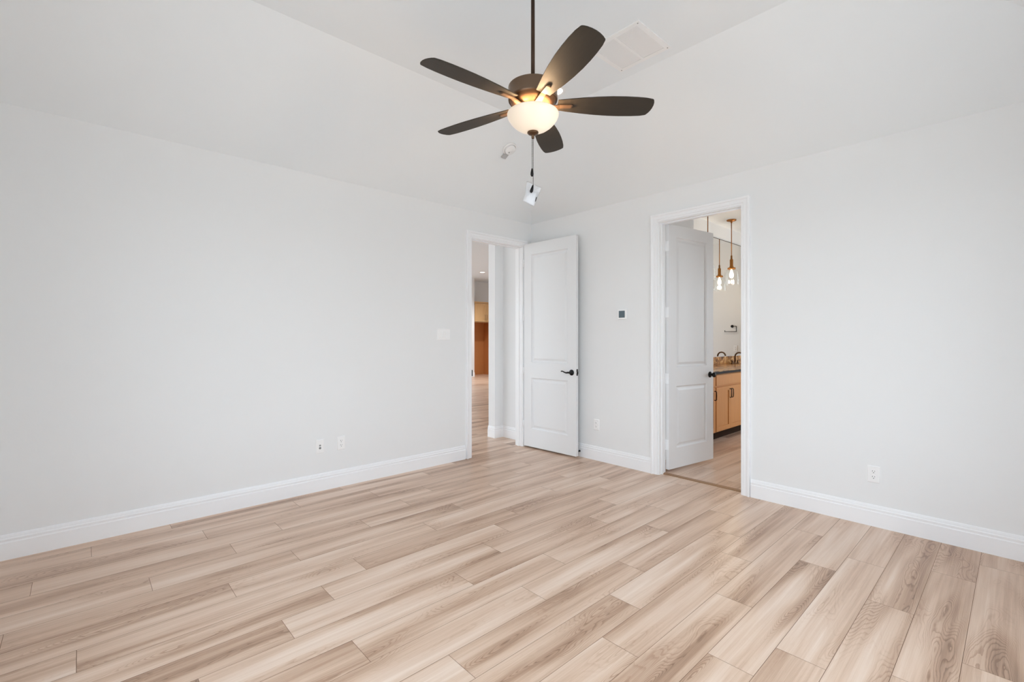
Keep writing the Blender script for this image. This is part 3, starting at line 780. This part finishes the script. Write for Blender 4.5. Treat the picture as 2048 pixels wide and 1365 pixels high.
# baseboard that follows the stepped wall end
b = MB()
path = [(4.19, YN + TW), (4.19, 4.722), (4.045, 4.722), (4.045, 4.852)]
outs = [Vector((-1, 0)), Vector((0, -1)), Vector((-1, 0))]
rows = []
for i, p in enumerate(path):
    if i == 0: m_ = outs[0]
    elif i == len(path) - 1: m_ = outs[-1]
    else: m_ = outs[i - 1] + outs[i]
    rows.append([b.bm.verts.new((p[0] + m_.x * d_, p[1] + m_.y * d_, z)) for d_, z in BB])
for A, B in zip(rows, rows[1:]):
    for k in range(len(BB)):
        j = (k + 1) % len(BB); b._f([A[k], A[j], B[j], B[k]])
b._f(rows[0]); b._f(list(reversed(rows[-1])))
struct(b, 'baseboard_hall', M['trim'], 'white baseboard stepping around the hallway wall end', 'baseboard')
baseboard('baseboard_far', [((8.6, 12.55), (9.838, 12.55), (0, -1))], 'white baseboard left of the far kitchen cabinet')
downlight('recessed_light', (9.13, 11.25, HZ), 'small lit recessed ceiling light seen through the hallway doorway', M['lamp']).scale = (1.15, 1.15, 1)

# tall refrigerator surround in the far kitchen
rc = thing('refrigerator_cabinet', 'maple refrigerator surround with upper doors, far beyond the hallway', 'cabinet', (9.85, 12.60, 0))
MB().box(0.0, 0.022, 0, 0.66, 0, 2.53).box(1.0, 1.022, 0, 0.66, 0, 2.53).box(0.022, 1.0, 0.02, 0.66, 1.86, 1.88).box(0.0, 1.022, 0.0, 0.66, 2.51, 2.53).build('carcass', M['cabinet_far'], rc)
MB().box(0.022, 1.0, 0.63, 0.65, 0, 1.86).box(0.955, 1.0, 0.02, 0.63, 0, 1.86).build('nook_panel', M['nook'], rc)
MB().box(-0.012, 1.034, -0.020, 0.66, 2.53, 2.565, bev=0.006).build('crown', M['cabinet_far'], rc)
def shaker(par, name, x0, x1, z0, z1, y, m, fr=0.055, flat=False):
    b = MB(); t = 0.02
    if flat:
        b.box(x0, x1, y, y + t, z0, z1, bev=0.003)
    else:
        b.box(x0, x0 + fr, y, y + t, z0, z1).box(x1 - fr, x1, y, y + t, z0, z1).box(x0 + fr, x1 - fr, y, y + t, z0, z0 + fr).box(x0 + fr, x1 - fr, y, y + t, z1 - fr, z1)
        b.box(x0 + fr, x1 - fr, y + 0.009, y + t, z0 + fr, z1 - fr)
    return b.build(name, m, par)
def pull(par, x, z0, z1, y, m):
    b = MB()
    b.tube([(x, y, z0 + 0.006), (x, y - 0.016, z0 + 0.004), (x, y - 0.026, z0 + 0.012), (x, y - 0.028, (z0 + z1) / 2), (x, y - 0.026, z1 - 0.012), (x, y - 0.016, z1 - 0.004), (x, y, z1 - 0.006)], 0.0055, 10)
    return b.build('handle', m, par)
for x0, x1, hx_ in ((0.03, 0.506, 0.470), (0.512, 0.99, 0.548)):
    dr = shaker(rc, 'cabinet_door', x0, x1, 1.885, 2.505, -0.02, M['cabinet_far'], 0.06)
    pull(dr, hx_, 1.93, 2.12, -0.02, M['bronze'])

# ------------------------------------------------------------------ bathroom beyond the second doorway
BZ = 3.13
BN, BE, BS = 3.25, 9.0, 0.2
struct(MB().box(XE + TW, 5.345, 2.62, BN + 0.1, 0, BZ), 'wall_bathroom_blocker', M['wall'], 'wall block added behind the open bathroom door to darken its gap', 'wall')  # block added to enclose the gap behind the door and keep it dark
b = MB(); b.box(5.345, BE, BN, BN + 0.1, 0, BZ)
struct(b, 'wall_bathroom_north', M['wall'], 'bathroom wall behind the vanity', 'wall')
struct(MB().box(BE, BE + 0.1, BS - 0.1, BN + 0.1, 0, BZ), 'wall_bathroom_east', M['wall'], 'bathroom end wall carrying the towel ring', 'wall')
b = MB(); b.box(XE + TW, 6.6, BS - 0.1, BS, 0, BZ).box(8.9, BE, BS - 0.1, BS, 0, BZ).box(6.6, 8.9, BS - 0.1, BS, 0, 0.70).box(6.6, 8.9, BS - 0.1, BS, 2.60, BZ)
struct(b, 'wall_bathroom_south', M['wall'], 'bathroom wall with a window added for light', 'wall')
window('fill_window_4', 'y', BS, 6.6, 8.9, 0.70, 2.60, 'unseen bathroom window opposite the vanity, added for light', 1, 2)  # out-of-view opening, added to brighten the bathroom
struct(MB().box(XE + TW, BE + 0.1, BS - 0.1, BN + 0.1, BZ, BZ + 0.08), 'ceiling_bathroom', M['ceiling'], 'flat white bathroom ceiling', 'ceiling')

van = thing('vanity_cabinet', 'maple bathroom vanity with shaker doors beyond the right doorway', 'vanity', (5.36, 2.63, 0))
W_ = 8.995 - 5.36
MB().box(0, W_, 0.020, 0.615, 0.11, 0.87).build('body', M['cabinet'], van)
MB().box(0.02, W_ - 0.02, 0.085, 0.60, 0.0, 0.11).build('toe_kick', M['toe'], van)
UN = [(0.02, 0.600, 'one'), (0.626, 1.494, 'two'), (1.520, 2.110, 'one'), (2.136, 3.004, 'two'), (3.030, 3.615, 'one')]
for x0, x1, kd in UN:
    shaker(van, 'drawer', x0, x1, 0.712, 0.850, 0.0, M['cabinet'], flat=True)
    if kd == 'one':
        dr = shaker(van, 'cabinet_door', x0, x1, 0.125, 0.690, 0.0, M['cabinet'])
        pull(dr, x1 - 0.03, 0.53, 0.655, 0.0, M['black'])
    else:
        m_ = (x0 + x1) / 2
        for a, c, hx_ in ((x0, m_ - 0.0015, m_ - 0.028), (m_ + 0.0015, x1, m_ + 0.028)):
            dr = shaker(van, 'cabinet_door', a, c, 0.125, 0.690, 0.0, M['cabinet'])
            pull(dr, hx_, 0.53, 0.655, 0.0, M['black'])
ct = thing('countertop', 'brown granite vanity countertop with a black front edge', 'countertop', (5.35, 2.605, 0.872))
LC = BE - 5.35
MB().box(0, LC - 0.002, 0.004, 0.620, 0.004, 0.032).build('slab', M['granite'], ct)
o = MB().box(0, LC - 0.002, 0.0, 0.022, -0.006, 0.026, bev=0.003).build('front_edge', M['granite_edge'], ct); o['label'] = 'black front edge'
tag(MB().box(5.352, BE - 0.002, 3.226, 3.249, 0.905, 1.028, bev=0.002).build('backsplash', M['granite']), 'brown granite backsplash strip along the wall behind the vanity', 'backsplash')
mi = thing('mirror', 'wide frameless wall mirror above the granite backsplash', 'mirror', (5.45, BN, 0))
MB().box(0, 3.53, -0.007, -0.001, 1.035, 2.90).build('glass', M['mirror'], mi)
MB().box(0, 3.53, -0.009, 0.0, 2.90, 2.907).build('top_channel', M['bronze_dark'], mi)

def faucet(loc, label):
    t = thing('faucet', label, 'faucet', loc)
    b = MB(); b.lathe([(0, 0), (0.028, 0), (0.028, 0.006), (0.018, 0.016), (0.0145, 0.03), (0.0145, 0.04)], n=20)
    pts = [(0, 0, 0.03), (0, 0, 0.12)] + [(0, -0.065 + 0.065 * math.cos(a), 0.12 + 0.065 * math.sin(a)) for a in [PI * k / 10 for k in range(1, 10)]] + [(0, -0.130, 0.115), (0, -0.132, 0.100)]
    b.tube(pts, 0.0125, 12); b.build('spout', M['bronze'], t)
    for sx in (-0.105, 0.105):
        b = MB(); b.lathe([(0, 0), (0.025, 0), (0.025, 0.006), (0.015, 0.014), (0.013, 0.045), (0.016, 0.055), (0, 0.060)], c=(sx, 0, 0), n=18)
        b.tube([(sx, 0, 0.050), (sx + math.copysign(0.065, sx), -0.01, 0.058)], [0.008, 0.006], 10)
        b.build('tap_handle', M['bronze'], t)
faucet((7.90, 3.165, 0.904), 'bronze arched faucet on the granite countertop, seen beside its reflection')

def pendant(x, label):
    t = thing('pendant_light', label, 'pendant light', (x, 2.978, BZ), 0, 'brass and glass pendants over the vanity')
    MB().lathe([(0, 0), (0.068, 0), (0.070, -0.006), (0.066, -0.016), (0.050, -0.022), (0.016, -0.026), (0.012, -0.045), (0.006, -0.05), (0, -0.05)], n=36).build('canopy', M['brass'], t)
    MB().tube([(0, 0, -0.045), (0, 0, -0.56)], 0.0065, 12).build('stem', M['brass'], t)
    MB().lathe([(0, -0.545), (0.012, -0.545), (0.014, -0.60), (0.021, -0.602), (0.024, -0.615), (0.024, -0.70), (0.030, -0.715), (0.030, -0.735), (0.0, -0.736)], n=28).build('socket', M['brass'], t)
    MB().lathe([(0.028, -0.728), (0.054, -0.730), (0.058, -0.736), (0.058, -0.752), (0.054, -0.757), (0.028, -0.758)], n=36).build('cap_ring', M['brass'], t)
    b = MB(); n = 60
    prof = [(0.056, -0.757), (0.080, -0.770), (0.094, -0.795), (0.099, -0.830), (0.102, -0.880), (0.104, -0.940), (0.105, -0.985)]
    rings = []
    for r, z in prof:
        k = max(0, (-z - 0.86) / 0.125)
        rings.append([b.bm.verts.new(((r + 0.0030 * k * math.cos(15 * 2 * PI * i / n)) * math.cos(2 * PI * i / n), (r + 0.0030 * k * math.cos(15 * 2 * PI * i / n)) * math.sin(2 * PI * i / n), z)) for i in range(n)])
    for A, B in zip(rings, rings[1:]):
        for i in range(n): b._f([A[i], A[(i + 1) % n], B[(i + 1) % n], B[i]], True)
    o = b.build('glass_shade', M['glass'], t); o['label'] = 'clear ribbed glass shade'
    MB().lathe([(0, -0.757), (0.013, -0.757), (0.014, -0.775), (0.024, -0.805), (0.031, -0.835), (0.029, -0.862), (0.016, -0.882), (0, -0.888)], n=24).build('bulb', M['bulb'], t)
    l = bpy.data.lights.new('pendant_bulb', 'POINT'); l.energy = 12; l.color = (1.0, 0.80, 0.58); l.shadow_soft_size = 0.03
    q = bpy.data.objects.new('pendant_bulb', l); COL.objects.link(q); q.parent = t; q.location = (0, 0, -0.93); q['kind'] = 'helper'
M['bulb'] = mat('lit_bulb', (1, 0.95, 0.85), 0.3, emis=(1.0, 0.90, 0.74), estr=4.0)
pendant(7.30, 'brass pendant light with a clear glass shade, canopy in view through the bathroom doorway')
pendant(6.50, 'brass pendant light whose stem shows just above the open bathroom door')
pendant(8.10, 'brass pendant light seen only as the lower reflection in the bathroom mirror')

# towel ring and outlet on the end wall, seen in the mirror
tr = thing('towel_ring', 'black open-sided towel ring reflected in the bathroom mirror', 'towel ring', (BE, 2.83, 1.545), -PI / 2)
MB().lathe([(0, 0), (0.026, 0), (0.026, 0.010), (0.012, 0.016), (0.012, 0.05), (0, 0.052)], n=24, mtx=RY).build('post', M['black'], tr)
b = MB()
for a, c in (((-0.09, -0.045, 0), (0.0, -0.045, 0)), ((-0.09, -0.045, 0.006), (-0.09, -0.045, -0.106)), ((-0.096, -0.045, -0.10), (0.125, -0.045, -0.10)), ((0.12, -0.045, -0.10), (0.12, -0.045, -0.075))):
    b.tube([a, c], 0.006, 10)
b.build('open_ring', M['black'], tr)
outlet('wall_outlet', 'white outlet on the bathroom end wall, reflected in the mirror under the towel ring', (BE, 2.89, 1.13), -PI / 2)
